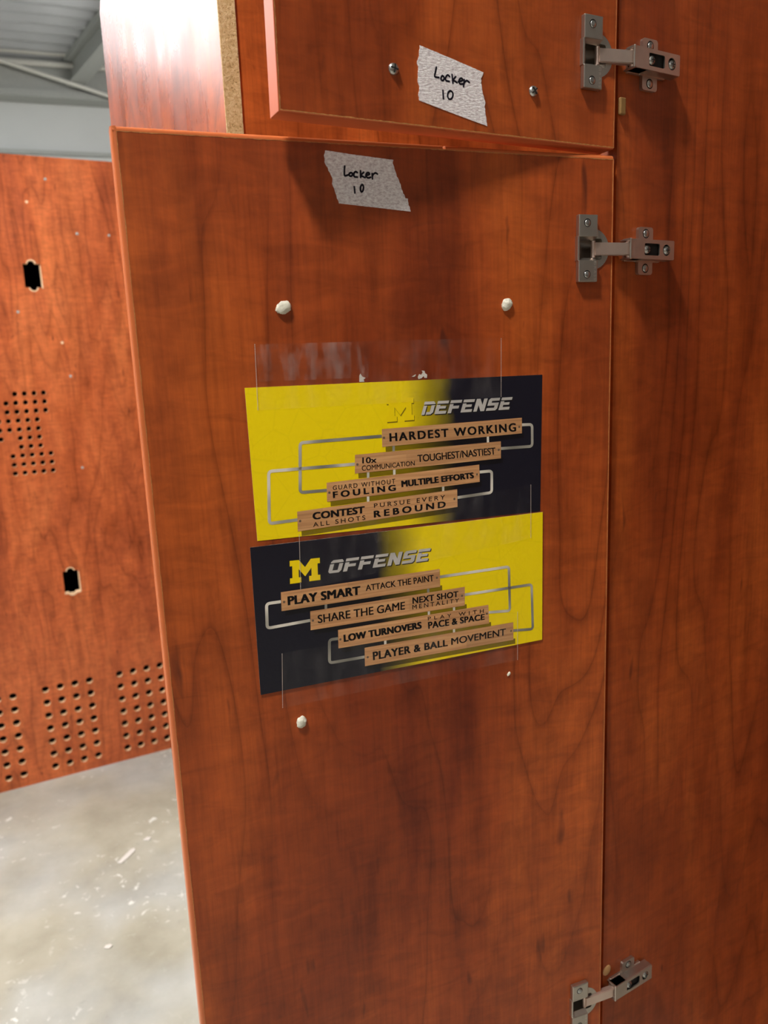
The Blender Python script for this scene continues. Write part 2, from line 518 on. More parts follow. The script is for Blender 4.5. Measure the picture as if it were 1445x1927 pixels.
def text_in(mb, s, q, y, mi=0, bold=0.0, track=1.0, rot=False):
    """fit the word s into the quad q = TL, TR, BR, BL of (x, z) at depth y"""
    vs, fs = text_mesh(s, bold, track)
    x0 = min(p.x for p in vs); x1 = max(p.x for p in vs); y0 = min(p.y for p in vs); y1 = max(p.y for p in vs)
    out = []
    for p in vs:
        a = (p.x - x0) / (x1 - x0); b = (p.y - y0) / (y1 - y0)
        tl, tr, br, bl = [Vector(k) for k in q]
        w = bl.lerp(br, a).lerp(tl.lerp(tr, a), b)
        out.append((w.x, y, w.y))
    n = Vector(out[fs[0][1]]) - Vector(out[fs[0][0]])
    n = n.cross(Vector(out[fs[0][2]]) - Vector(out[fs[0][0]]))
    if n.y > 0:
        fs = [f[::-1] for f in fs]
    mb.add(out, fs, mi)

def smooth_line(pts, n=5):
    if len(pts) < 3:
        return pts
    out = []
    P = [pts[0]] + pts + [pts[-1]]
    for i in range(1, len(P) - 2):
        p0, p1, p2, p3 = [Vector(k) for k in P[i - 1:i + 3]]
        for j in range(n):
            t = j / n
            out.append(tuple(0.5 * (2 * p1 + (p2 - p0) * t + (2 * p0 - 5 * p1 + 4 * p2 - p3) * t * t + (3 * p1 - p0 - 3 * p2 + p3) * t ** 3)))
    out.append(tuple(pts[-1]))
    return out

def stroke(mb, pts, w, y, mi=0, caps=True):
    for a, b in zip(pts, pts[1:]):
        a, b = Vector(a), Vector(b)
        d = (b - a)
        if d.length < 1e-6:
            continue
        n = Vector((-d.y, d.x)).normalized() * w / 2
        mb.flat([tuple(a - n), tuple(b - n), tuple(b + n), tuple(a + n)], y, mi)
    if caps:
        for p in pts:
            mb.disc(p[0], p[1], w / 2, y, mi, 10)


# ------------------------------------------------------------------ the room (frame along the far wall)
ROOM = frame(71.0, (0, 0, 0))
def structure(mb, name, mats):
    return tag(mb.build(name, mats, matrix=ROOM), kind='structure')
U0, U1, I0, I1, CEIL = -6500, 4500, -4500, 7500, 4000
mb = MB(); mb.box(U0, U1, I0, I1, -100, 0); structure(mb, 'floor', M_CONC)
mb = MB(); mb.box(U0, U1, I1, I1 + 150, 0, CEIL + 200)
structure(mb, 'wall_back', M_WALL)
mb = MB(); mb.box(U0, U1, I0 - 150, I0, 0, CEIL + 200); structure(mb, 'wall_front', M_WALL)
mb = MB(); mb.box(U0 - 150, U0, I0 - 150, I1 + 150, 0, CEIL + 200); structure(mb, 'wall_left', M_WALL)
mb = MB(); mb.box(U1, U1 + 150, I0 - 150, I1 + 150, 0, CEIL + 200); structure(mb, 'wall_right', M_WALL)
mb = MB()                                              # corrugated roof deck, ribs along the far wall
prof = []
i = I0
while i < I1:
    prof += [(i, CEIL + 40), (i + 85, CEIL + 40), (i + 105, CEIL), (i + 150, CEIL), (i + 170, CEIL + 40)]
    i += 170
prof.append((I1, CEIL + 40))
for a, b in zip(prof, prof[1:]):
    if a != b:
        mb.quad((U0, a[0], a[1]), (U0, b[0], b[1]), (U1, b[0], b[1]), (U1, a[0], a[1]))
mb.box(U0, U1, I0, I1, CEIL + 60, CEIL + 160)
structure(mb, 'ceiling', M_DECK)
mb = MB()                                              # steel beam along the head of the far wall
mb.box(U0, U1, I1 - 160, I1 - 2, 3750, 3990); mb.box(U0, U1, I1 - 190, I1 - 2, 3700, 3750)
mb.box(U0, U1, I1 - 40, I1 - 2, 3300, 3330)
structure(mb, 'trim_1', M_TRIM)
mb = MB()                                              # roof joist running out of the far wall, a little askew
j0, j1 = (1150, 3100), (-75, 7305)
for dx0, dx1, z0, z1 in ((0, 130, 3955, 3999), (50, 80, 3800, 3955), (0, 130, 3785, 3800)):
    q = [(j0[0] + dx0, j0[1]), (j0[0] + dx1, j0[1]), (j1[0] + dx1, j1[1]), (j1[0] + dx0, j1[1])]
    mb.add([(a, b, z0) for a, b in q] + [(a, b, z1) for a, b in q], [(3, 2, 1, 0), (4, 5, 6, 7), (0, 1, 5, 4), (1, 2, 6, 5), (2, 3, 7, 6), (3, 0, 4, 7)])
structure(mb, 'trim_2', M_TRIM)

# unseen brown boarding low on the walls behind, added to temper bounce and reflections
mb = MB(); mb.box(U0, U1 - 21, I0, I0 + 20, 0, 2150); structure(mb, 'trim_3', M_WALLWOOD)
mb = MB(); mb.box(U1 - 20, U1, I0, I1, 0, 2150); structure(mb, 'trim_4', M_WALLWOOD)

def pipe(pts, r, label):
    mb = MB(); mb.tube(pts, r, 0, 12)
    tag(mb.build('conduit_pipe', M_PIPE, matrix=ROOM), label, 'pipe', 'white conduits along the far wall')
def at_el(el, i=7260):
    return H * 1000 + i * math.tan(R(el))
pipe([(U0 + 5, 7240, at_el(19.42)), (U1 - 5, 7240, at_el(19.42))], 26, 'white conduit high on the far wall, topmost of the bundle')
pipe([(U0 + 5, 7260, at_el(19.08)), (U1 - 5, 7260, at_el(19.08))], 20, 'white conduit second from the top of the far wall bundle')
pipe([(U0 + 5, 7250, at_el(18.98) - 70), (U1 - 5, 7250, at_el(18.98) - 70)], 20, 'white conduit lowest of the level bundle on the far wall')
tag_b = MB()
tag_b.tube([(-760, 7180, at_el(18.75)), (900, 7180, at_el(15.6))], 15, 0, 10)
tag(tag_b.build('brace_rod', M_PIPE, matrix=ROOM), 'thin white brace rod slanting down across the far grey wall', 'rod')

# ------------------------------------------------------------------ ceiling lamps and added fill lamps (all out of view)
def lamp(pos, az, ln, wd, mat, label, group='ceiling lamps over the room', drop=0.12):
    mm = frame(az, Vector(pos))
    t = tag(empty('ceiling_lamp', mm), label, 'lamp', group)
    mb = MB(); mb.bbox(-ln / 2 - 15, ln / 2 + 15, -wd / 2 - 15, wd / 2 + 15, 8, 60, 4); mb.build('housing', M_LAMPBODY, t)
    mb = MB(); mb.box(-ln / 2, ln / 2, -wd / 2, wd / 2, 0, 10); mb.build('diffuser', mat, t)
    top = (CEIL - 1) - pos[2] * 1000
    for sx in (-0.4, 0.4):
        mb = MB(); mb.cyl((sx * ln, 0, 58), (sx * ln, 0, max(60, top)), 4)
        mb.build('hanger', M_LAMPBODY, t)
def round_lamp(pos, r, mat, label):
    t = tag(empty('bay_lamp', frame(0, Vector(pos))), label, 'lamp')
    mb = MB(); mb.cyl((0, 0, 8), (0, 0, 70), r + 12, 0, 40); mb.build('housing', M_LAMPBODY, t)
    mb = MB(); mb.cyl((0, 0, 0), (0, 0, 8), r, 0, 40); mb.build('diffuser', mat, t)
    mb = MB(); mb.cyl((0, 0, 70), (0, 0, CEIL - 1 - pos[2] * 1000), 5); mb.build('hanger', M_LAMPBODY, t)
round_lamp((-0.737, -0.414, 3.85), 150, M_KEY, 'round bay lamp hanging above the open locker doors')
round_lamp((-0.9, -3.6, 3.85), 150, M_BACKLAMP, 'added round fill lamp farther back over the room')  # unseen lamp added for frontal fill on doors and panel
for d, az in ((5.3, -41), (5.3, -56), (6.4, -47)):
    lamp((d * math.sin(R(az)), d * math.cos(R(az)), 3.85), 50, 1300, 620, M_LED2, 'wide bright bay lamp ahead of the far locker', 'bright bay lamps at the far end')
for (x, y) in ((-1.75, 1.05), (-4.2, 1.9)):
    lamp((x, y, 3.85), 70, 1200, 300, M_LED, 'flat panel lamp hanging over the open floor')

def fill_tube(pos, az, ln, label):
    t = tag(empty('fill_tube', frame(az, Vector(pos))), label, 'lamp')
    mb = MB(); mb.cyl((-ln / 2, 0, 0), (ln / 2, 0, 0), 19, 0, 16); mb.build('tube', M_TUBE, t)
    for s_ in (-1, 1):
        mb = MB(); mb.cyl((s_ * (ln / 2 + 30), 0, 0), (s_ * ln / 2, 0, 0), 22, 0, 16); mb.build('end_cap', M_LAMPBODY, t)
        mb = MB(); mb.cyl((s_ * (ln / 2 + 15), 0, 15), (s_ * (ln / 2 + 15), 0, CEIL - 1 - pos[2] * 1000), 4); mb.build('hanger', M_LAMPBODY, t)
fill_tube((-0.72, 4.7, 3.2), 71, 700, 'added fill tube hidden behind the shiny locker side')  # unseen tube added to brighten the far wall, pipes and deck

# ------------------------------------------------------------------ floor debris
def chip(x, y, pts, label):
    k = H / 1.3
    mb = MB()
    n = len(pts)
    mb.add([(a, b, 2.2) for a, b in pts] + [(a, b, 0) for a, b in pts], [list(range(n)), [2 * n - 1 - i for i in range(n)]] + [(i, n + i, n + (i + 1) % n, (i + 1) % n) for i in range(n)])
    mm = Matrix.Translation((x * k, y * k, 0.0005))
    tag(mb.build('paint_chip', M_WHITEPAPER, matrix=mm), label, 'paint chip', 'white chips lying on the concrete')
chip(-0.74, 1.89, [(-16, -34), (-4, -36), (10, -8), (20, 26), (14, 40), (4, 34), (-8, -2)], 'long white chip lying on the concrete floor')
chip(-0.705, 1.965, [(-10, -8), (8, -10), (12, 6), (-4, 10)], 'small white chip beyond the long chip on the floor')
chip(-0.675, 1.555, [(-9, -6), (6, -8), (11, 4), (2, 9), (-8, 5)], 'small round white chip on the floor nearest the lens')

# ------------------------------------------------------------------ far locker with slots and drilled holes
K = H / 1.3
BGO = (-1.02431, 2.3611)
def build_far():
    d = BGO
    FARM = frame(62.5, Vector((d[0] * K, d[1] * K, 0)))
    t = tag(empty('perforated_locker', FARM), 'cherry wood locker side with drilled holes and two cutouts across the room', 'locker')
    holes = []
    P = 26.45
    rows = {0: (1, 2, 3, 4), 1: (0, 1, 2, 3, 4), 2: (0, 1, 2, 3, 4), 3: (-1, 0, 1, 2, 3), 4: (-1, 0, 1, 2, 3), 5: (-1, 1, 2, 3), 6: (1, 2, 3), 7: (0, 1, 2, 3, 4), 8: (0, 1, 2, 3, 4), 9: (0, 1, 2, 3, 4)}
    for r_, cs in rows.items():
        sel = cs if r_ < 5 else cs
        for c in sel:
            u = -92 + c * P
            if r_ >= 7 and c == 0:
                u = -92
            holes.append(circle(u * K, (1242.6 - r_ * 26.3) * K, 7.3 * K, 14))
        for c in range(-9, -2):                        # the lettering pattern runs on past the frame
            if (c + r_) % 3:
                holes.append(circle((-92 + c * P) * K, (1242.6 - r_ * 26.3) * K, 7.3 * K, 14))
    for g0 in (138.2, -89.2, -316.5, -543.8):
        for c in range(4):
            for r_ in range(7):
                holes.append(circle((g0 + c * 44.3) * K, (309 - r_ * 44.4) * K, 11.2 * K, 18))
    def slot(x0, x1, z0, z1):
        xm = (x0 + x1) / 2
        ear = lambda zc, s: [((xm + 10 * math.cos(a) * (1 if s > 0 else -1)), zc + s * 9 * math.sin(a)) for a in [math.pi * i / 8 for i in range(9)]]
        top = ear(z1, 1); bot = ear(z0, -1)
        pts = [(x1, z0 + 0)] + [(x1, z1)] + top + [(x0, z1)] + [(x0, z0)] + bot
        return [(a * K, b * K) for a, b in pts]
    for q in ((0, 45.5, 1549, 1616), (3.5, 49.5, 614, 683)):
        holes.append(slot(*q))
    mb = MB()
    holed(mb, [(-900 * K, 0), (450 * K, 0), (450 * K, 1915 * K), (-900 * K, 1915 * K)], holes, 0, 19)
    # chipped, unfinished rims of the two cutouts
    def rim(pts, y):
        mb.flat([(a * K, b * K) for a, b in pts], y, 1)
    for x0, x1, z0, z1 in ((0, 45.5, 1549, 1616), (3.5, 49.5, 614, 683)):
        xm = (x0 + x1) / 2
        rim([(x1, z0 - 4), (x1 + 3.4, z0 - 3), (x1 + 2.6, z1 - 6), (x1, z1 - 3)], -0.3)
        for s, zc in ((1, z1), (-1, z0)):
            a = [(xm + 10 * math.cos(math.pi * i / 8), zc + s * 9 * math.sin(math.pi * i / 8)) for i in range(9)]
            b = [(xm + 13.5 * math.cos(math.pi * i / 8), zc + s * 12.5 * math.sin(math.pi * i / 8)) for i in range(9)]
            for j in range(8):
                rim([a[j], b[j], b[j + 1], a[j + 1]], -0.3)
    rim([(3.5, 614), (49.5, 614), (51, 609), (27, 606), (2, 610)], -0.28)
    mb.build('side_panel', [M_FAR, M_RAWHOLE], t)
    mb = MB()
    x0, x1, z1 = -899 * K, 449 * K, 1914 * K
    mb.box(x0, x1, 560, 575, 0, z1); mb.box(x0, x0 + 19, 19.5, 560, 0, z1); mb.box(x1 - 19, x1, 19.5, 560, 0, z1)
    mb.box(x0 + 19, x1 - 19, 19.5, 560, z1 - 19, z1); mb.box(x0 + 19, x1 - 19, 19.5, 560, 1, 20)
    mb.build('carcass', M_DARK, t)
    for x, z in ((89, 1853.6), (159.9, 1704.4), (251, 1703), (-28, 1479.3), (95.5, 1287.6), (98.4, 1005.5)):
        mb = MB(); mb.dome(x * K, z * K, 0, 4.2 * K, 1.2, 0, 12); mb.build('screw_head', M_TRIM, t)
    for x, z in ((31.6, 1787.7), (82.6, 1388)):
        mb = MB(); mb.flat([(x * K + 5 * math.cos(a) * (1 + .2 * math.sin(3 * a)), z * K + 5 * math.sin(a)) for a in [i * math.pi / 5 for i in range(10)]], -0.2, 0)
        mb.build('surface_chip', M_RAWHOLE, t)
build_far()
# poster and tape outlines, millimetres in the door frames: (x, z)
tapeL= [(-262.4, -5.5), (-235.4, -7.8), (-207.0, -9.8), (-207.8, -12.2), (-206.6, -14.9), (-205.5, -18.5), (-202.8, -24.9), (-201.4, -29.5), (-198.0, -37.9), (-195.6, -38.3), (-195.4, -41.6), (-193.7, -47.9), (-223.7, -45.6), (-253.5, -43.4), (-255.2, -37.7), (-258.3, -29.2), (-257.8, -25.1), (-260.7, -19.9), (-263.4, -13.7), (-263.6, -9.3)]
tapeU= [(-191.8, 56.6), (-164.0, 50.9), (-134.9, 44.6), (-135.7, 42.3), (-137.5, 39.8), (-136.7, 34.9), (-135.6, 28.6), (-133.3, 22.5), (-134.3, 19.6), (-132.8, 12.4), (-131.7, 5.6), (-163.6, 11.9), (-193.4, 18.1), (-193.7, 23.2), (-192.9, 26.8), (-194.3, 32.7), (-193.5, 39.8), (-194.4, 45.3), (-192.5, 49.4), (-192.4, 52.9)]
handL= [[(-247.5, -16.2), (-247.9, -19.3), (-247.8, -23.0), (-244.6, -22.2)], [(-242.7, -20.6), (-243.9, -21.3), (-244.2, -22.6), (-243.0, -23.3), (-241.7, -22.5), (-241.6, -21.2), (-242.7, -20.6)], [(-237.5, -20.4), (-238.9, -19.8), (-240.3, -21.3), (-240.1, -23.4), (-237.6, -23.7)], [(-234.8, -19.0), (-234.9, -23.9)], [(-232.2, -20.0), (-234.6, -22.2), (-233.1, -23.1), (-231.3, -23.8)], [(-230.6, -22.3), (-227.6, -21.3), (-228.2, -20.1), (-229.9, -20.7), (-230.4, -22.7), (-228.8, -24.0), (-226.7, -23.4)], [(-225.3, -20.7), (-225.2, -24.5)], [(-225.2, -22.5), (-224.1, -20.9), (-222.4, -20.1), (-220.9, -20.8)], [(-240.5, -30.9), (-240.2, -35.3)], [(-233.9, -29.0), (-235.2, -30.5), (-235.5, -32.7), (-234.9, -34.4), (-233.6, -33.6), (-232.9, -31.3), (-233.2, -29.5), (-234.2, -29.0)]]
handU= [[(-177.8, 43.0), (-178.6, 39.8), (-179.3, 36.4), (-175.7, 36.1)], [(-172.6, 37.7), (-173.7, 36.4), (-173.7, 34.8), (-172.3, 34.3), (-171.2, 35.4), (-171.3, 37.0), (-172.6, 37.7)], [(-166.2, 37.9), (-167.8, 38.8), (-169.6, 36.9), (-169.4, 34.7), (-166.5, 34.4)], [(-163.9, 39.6), (-163.2, 33.5)], [(-160.6, 38.4), (-163.1, 35.6), (-161.4, 35.2), (-159.5, 34.3)], [(-158.3, 35.1), (-154.5, 36.5), (-155.1, 37.9), (-157.0, 37.2), (-157.8, 35.2), (-156.6, 33.7), (-154.1, 34.0)], [(-152.9, 37.3), (-153.6, 32.1)], [(-153.2, 34.4), (-152.0, 36.0), (-150.4, 36.8), (-148.3, 35.8)], [(-172.3, 27.3), (-172.0, 21.5)], [(-165.7, 27.8), (-167.6, 26.3), (-168.1, 23.5), (-166.8, 21.7), (-164.5, 22.5), (-163.3, 25.2), (-164.2, 27.3), (-166.1, 27.7)]]
PL1= [[(-225.9, -219.7), (-93.3, -218.7), (-93.4, -232.5), (-226.2, -234.5)], [(-250.4, -239.2), (-114.6, -238.0), (-114.7, -253.2), (-251.2, -254.7)], [(-275.9, -260.1), (-136.3, -256.9), (-136.1, -272.3), (-276.4, -275.8)], [(-302.0, -281.4), (-158.2, -276.7), (-158.2, -292.5), (-302.4, -297.9)]]
TX1= [('HARDEST WORKING', 0, [(-219.6, -223.5), (-99.5, -222.9), (-99.1, -230.4), (-219.5, -230.6)]), ('10x', 1, [(-244.2, -241.8), (-231.6, -242.3), (-231.8, -247.2), (-244.4, -246.9)]), ('COMMUNICATION', 1, [(-244.9, -248.6), (-197.4, -248.4), (-197.5, -252.4), (-245.1, -253.0)]), ('TOUGHEST/NASTIEST', 1, [(-194.9, -243.7), (-120.3, -243.0), (-119.9, -249.3), (-194.7, -249.9)]), ('GUARD WITHOUT', 2, [(-270.8, -263.0), (-215.8, -262.2), (-215.8, -266.4), (-271.0, -266.6)]), ('FOULING', 2, [(-271.2, -267.9), (-215.6, -267.2), (-215.4, -272.4), (-271.2, -273.4)]), ('MULTIPLE EFFORTS', 2, [(-210.5, -264.4), (-142.0, -263.2), (-141.6, -268.5), (-210.3, -270.1)]), ('CONTEST', 3, [(-289.4, -283.5), (-244.0, -282.8), (-244.3, -288.8), (-289.4, -289.6)]), ('ALL SHOTS', 3, [(-289.4, -291.8), (-243.9, -290.6), (-243.9, -294.5), (-289.4, -295.6)]), ('PURSUE EVERY', 3, [(-235.8, -281.5), (-170.0, -280.6), (-170.3, -284.6), (-235.7, -285.2)]), ('REBOUND', 3, [(-236.3, -287.7), (-169.5, -286.1), (-169.6, -291.7), (-236.3, -293.6)])]
RD1= [[(-226.2, -225.5), (-296.0, -225.8), (-298.5, -266.0), (-275.8, -266.3)], [(-250.8, -246.8), (-323.0, -246.5), (-325.4, -288.7), (-301.8, -288.1)], [(-93.3, -225.0), (-82.9, -225.3), (-82.9, -244.9), (-114.6, -244.5)], [(-136.0, -263.6), (-124.0, -263.6), (-124.3, -283.0), (-158.0, -284.2)]]
LK1= [[(-127.4, -233.1), (-127.4, -238.1)], [(-216.0, -234.7), (-216.2, -239.7)], [(-239.6, -255.4), (-239.9, -260.5)], [(-216.2, -254.9), (-216.4, -259.4)], [(-171.5, -273.4), (-171.6, -277.8)], [(-240.6, -275.1), (-240.8, -280.4)]]
SC1= [(-224.4, -227.0), (-96.1, -226.6), (-248.7, -247.3), (-116.9, -245.5), (-274.0, -268.4), (-138.7, -265.4), (-300.0, -289.4), (-161.1, -285.1)]
PL2= [[(-320.0, -346.7), (-177.3, -346.1), (-177.3, -362.4), (-320.5, -362.9)], [(-296.4, -366.7), (-153.2, -365.9), (-153.6, -383.4), (-297.0, -383.2)], [(-273.2, -386.9), (-129.8, -386.3), (-129.2, -404.2), (-273.7, -403.4)], [(-250.3, -406.9), (-104.2, -407.1), (-104.1, -424.3), (-250.7, -423.8)]]
TX2= [('PLAY SMART', 0, [(-314.9, -351.0), (-251.5, -351.0), (-251.7, -358.7), (-315.0, -358.8)]), ('ATTACK THE PAINT', 0, [(-246.8, -350.9), (-183.4, -350.5), (-183.1, -356.4), (-246.7, -356.2)]), ('SHARE THE GAME', 1, [(-290.4, -371.0), (-211.2, -370.9), (-211.5, -378.1), (-290.4, -378.2)]), ('NEXT SHOT', 1, [(-204.2, -368.4), (-159.6, -368.8), (-159.7, -374.3), (-204.2, -374.2)]), ('MENTALITY', 1, [(-204.5, -375.2), (-159.1, -375.7), (-159.4, -379.3), (-204.4, -379.2)]), ('LOW TURNOVERS', 2, [(-268.8, -391.9), (-196.3, -391.7), (-196.1, -398.1), (-268.7, -398.5)]), ('PLAY WITH', 2, [(-190.1, -388.4), (-134.5, -389.5), (-134.6, -393.2), (-190.0, -391.6)]), ('PACE & SPACE', 2, [(-190.2, -393.1), (-133.7, -394.3), (-133.8, -399.9), (-190.0, -399.7)]), ('PLAYER & BALL', 3, [(-243.2, -411.9), (-171.3, -412.5), (-171.3, -418.8), (-243.1, -419.7)]), ('MOVEMENT', 3, [(-167.9, -412.0), (-111.9, -411.8), (-112.0, -418.5), (-167.9, -418.5)])]
RD2= [[(-320.5, -354.7), (-332.5, -354.6), (-333.4, -375.6), (-296.9, -374.6)], [(-177.5, -353.4), (-108.2, -353.2), (-107.5, -395.5), (-129.5, -393.6)], [(-153.3, -373.3), (-84.4, -373.5), (-83.3, -417.2), (-104.3, -415.3)], [(-273.6, -394.6), (-281.3, -394.3), (-282.3, -415.1), (-250.7, -415.2)]]
LK2= [[(-282.5, -363.2), (-282.8, -367.4)], [(-188.8, -361.7), (-188.9, -366.4)], [(-164.2, -381.8), (-164.3, -386.0)], [(-188.8, -382.3), (-188.9, -386.1)], [(-230.9, -402.9), (-231.1, -407.5)], [(-164.7, -403.2), (-164.8, -407.5)]]
SC2= [(-317.9, -355.3), (-180.2, -353.7), (-294.6, -375.1), (-156.1, -373.8), (-271.6, -395.6), (-131.4, -394.4), (-247.8, -415.9), (-106.5, -415.2)]

# ------------------------------------------------------------------ neighbour locker behind the open doors
rawR = Vector((-0.1300, 0.87, 0))
NEI = frame(59.5, rawR)
t = tag(empty('neighbour_locker', NEI), 'locker behind the upper door with a raw particleboard edge and shiny side', 'locker')
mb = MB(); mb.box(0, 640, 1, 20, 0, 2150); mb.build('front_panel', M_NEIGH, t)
mb = MB()                                             # shiny side board: outline in (depth, z), 19 thick
out = [(0, 0), (487, 0), (487, 2024), (450, 2070), (450, 2150), (0, 2150)]
n = len(out)
vs = [(-19, a, b) for a, b in out] + [(-0.3, a, b) for a, b in out]
mb.add(vs, [list(range(n))[::-1], list(range(n, 2 * n))] + [(i, (i + 1) % n, n + (i + 1) % n, n + i) for i in range(n)])
sp = mb.build('shiny_side_panel', M_GLOSS, t)
mb = MB(); mb.bbox(-19, -0.3, -1.2, -0.05, 0, 2150, 0.4); mb.build('raw_edge', M_CHIP, t)['label'] = 'raw tan particleboard edge'

# ------------------------------------------------------------------ side panel that carries the hinges
RPM = frame(59.5, Vector((0.21419, 0.72602, 0)))
rp = tag(empty('locker_side', RPM), 'tall cherry wood locker side at the right that carries the hinges', 'locker')
mb = MB(); mb.box(4.6, 720, 0, 19, 0, 2150); mb.build('side_panel', M_PANEL, rp)
mb = MB(); mb.box(720, 739, -560, 19, 0, 2150); mb.build('back_panel', M_PANEL, rp)
mb = MB(); mb.dome(10.5, H * 1000 - 666, 0, 6.2, 1.2); mb.build('hole_plug', plain('tan_plastic_plug', (196, 150, 100), 0.4), rp)
mb = MB(); mb.bbox(4.8, 11.5, -3.5, 0, H * 1000 + 201, H * 1000 + 215, 1); mb.build('door_bumper', plain('tan_felt_bumper', (140, 106, 58), 0.8), rp)

# ------------------------------------------------------------------ the two doors
CUP_R = 16.8
def door(name, M, w, z0, z1, mat, label, cups, bullnose):
    """front face at y = 0, hinge side at x = 0; cups = heights of the hinge cup bores"""
    t = tag(empty(name, M), label, 'locker door')
    mb = MB()
    holed(mb, [(-w, z0), (-0.6, z0), (-0.6, z1), (-w, z1)], [circle(-21.6, c, CUP_R, 28) for c in cups], 0, 13, 0, 1)
    mb.box(-w, -0.6, 13.01, 19, z0, z1)
    mb.build('door_panel', [mat, M_TAN], t)
    mb = MB()
    if bullnose:
        pr = [(0, -0.15), (1.3, -0.1), (2.6, 0.5), (3.5, 1.7), (4.0, 3.6), (4.1, 9.5), (4.0, 15.5), (3.4, 17.6), (2.3, 18.8), (0, 19.1)]
        def strip(pts_of, a, b, flip=False):
            n_ = len(pr)
            vs = [pts_of(d, y, a) for d, y in pr] + [pts_of(d, y, b) for d, y in pr]
            fs = [(i, i + 1, n_ + i + 1, n_ + i) for i in range(n_ - 1)]
            if flip:
                fs = [f[::-1] for f in fs]
            mb.add(vs, fs, 0, True)
            mb.add(vs, [list(range(n_)), list(range(n_, 2 * n_))[::-1]], 0)
        strip(lambda d, y, s: (-w - d, y, s), z0, z1 + 3.2)
        strip(lambda d, y, s: (s, y, z1 + d * 0.9), -w - 2.5, -164, True)
        strip(lambda d, y, s: (s, y, z1 + d * 0.9), -161.5, -0.6, True)
        strip(lambda d, y, s: (s, y, z0 - d * 0.9), -w - 2.5, -0.6)
    else:
        mb.bbox(-w - 1.2, -w, -0.1, 19.1, z0 - 1.2, z1, 0.5)
        mb.bbox(-w - 0.6, -0.6, -0.1, 19.1, z0 - 1.3, z0, 0.5)
        mb.bbox(-w - 0.6, -0.6, -0.1, 19.1, z1, z1 + 1.3, 0.5)
    mb.bbox(-0.6, 0.3, -0.1, 19.1, z0, z1, 0.3)
    eb = mb.build('edge_band', M_BAND if bullnose else M_BAND2, t)
    eb['label'] = 'lighter orange edge band'
    # thin sawn line where the band meets the face
    mb = MB()
    rnd = random.Random(len(name) * 7 + int(w))
    def sawn(p, q, wd):
        n_ = 120
        p, q = Vector(p), Vector(q); d = (q - p) / n_; nn = Vector((-d.y, d.x)).normalized()
        a = [p + d * i + nn * wd * rnd.uniform(0.45, 1.0) for i in range(n_ + 1)]
        pts = [tuple(p + d * i) for i in range(n_ + 1)]
        for i in range(n_):
            mb.flat([pts[i], pts[i + 1], tuple(a[i + 1]), tuple(a[i])], -0.12)
    sawn((-w - 0.2, z1 - 0.2), (-w - 0.2, z0), 0.8)
    sawn((-w, z1 + 0.2), (0, z1 + 0.2), -0.9)
    sawn((-w, z0 - 0.2), (0, z0 - 0.2), 1.0)
    sawn((-0.5, z0), (-0.5, z1), 0.8)
    mb.build('sawn_edge_line', M_TAN, eb)
    return t

LDM = frame(69.96, Vector((0.2131, 0.72, H + 0.1629)))
UDM = frame(64.3, Vector((0.21359, 0.722, H + 0.17248))) @ Matrix.Rotation(R(0.48), 4, 'Y')   # hangs a touch out of level
LCUPS = (-75.2, -850.0)
lower = door('lower_locker_door', LDM, 413, -925, 0, M_DOOR, 'large lower locker door standing open with two posters taped to it', LCUPS, True)
upper = door('upper_locker_door', UDM, 305.3, 0.3, 250, M_UDOOR, 'smaller upper locker door standing open above the postered door', (71.4,), False)
for x, z, ang in ((-214.6, 37.4, 80), (-86.7, 36.2, 40)):       # pan head screws of the missing pull
    mb = MB(); mb.dome(x, z, -0.2, 4.3, 2.6)
    s_ = mb.build('screw', M_STEEL, upper)
    mb = MB()
    for k in (0, 90):
        c, s = math.cos(R(ang + k)), math.sin(R(ang + k))
        a = [(-3.0, -0.45), (3.0, -0.45), (3.0, 0.45), (-3.0, 0.45)]
        pts = [(x + p * c - q * s, z + p * s + q * c) for p, q in a]
        mb.slab(pts, -3.0, -1.6)
    mb.build('slot', M_BLACKHOLE, s_)

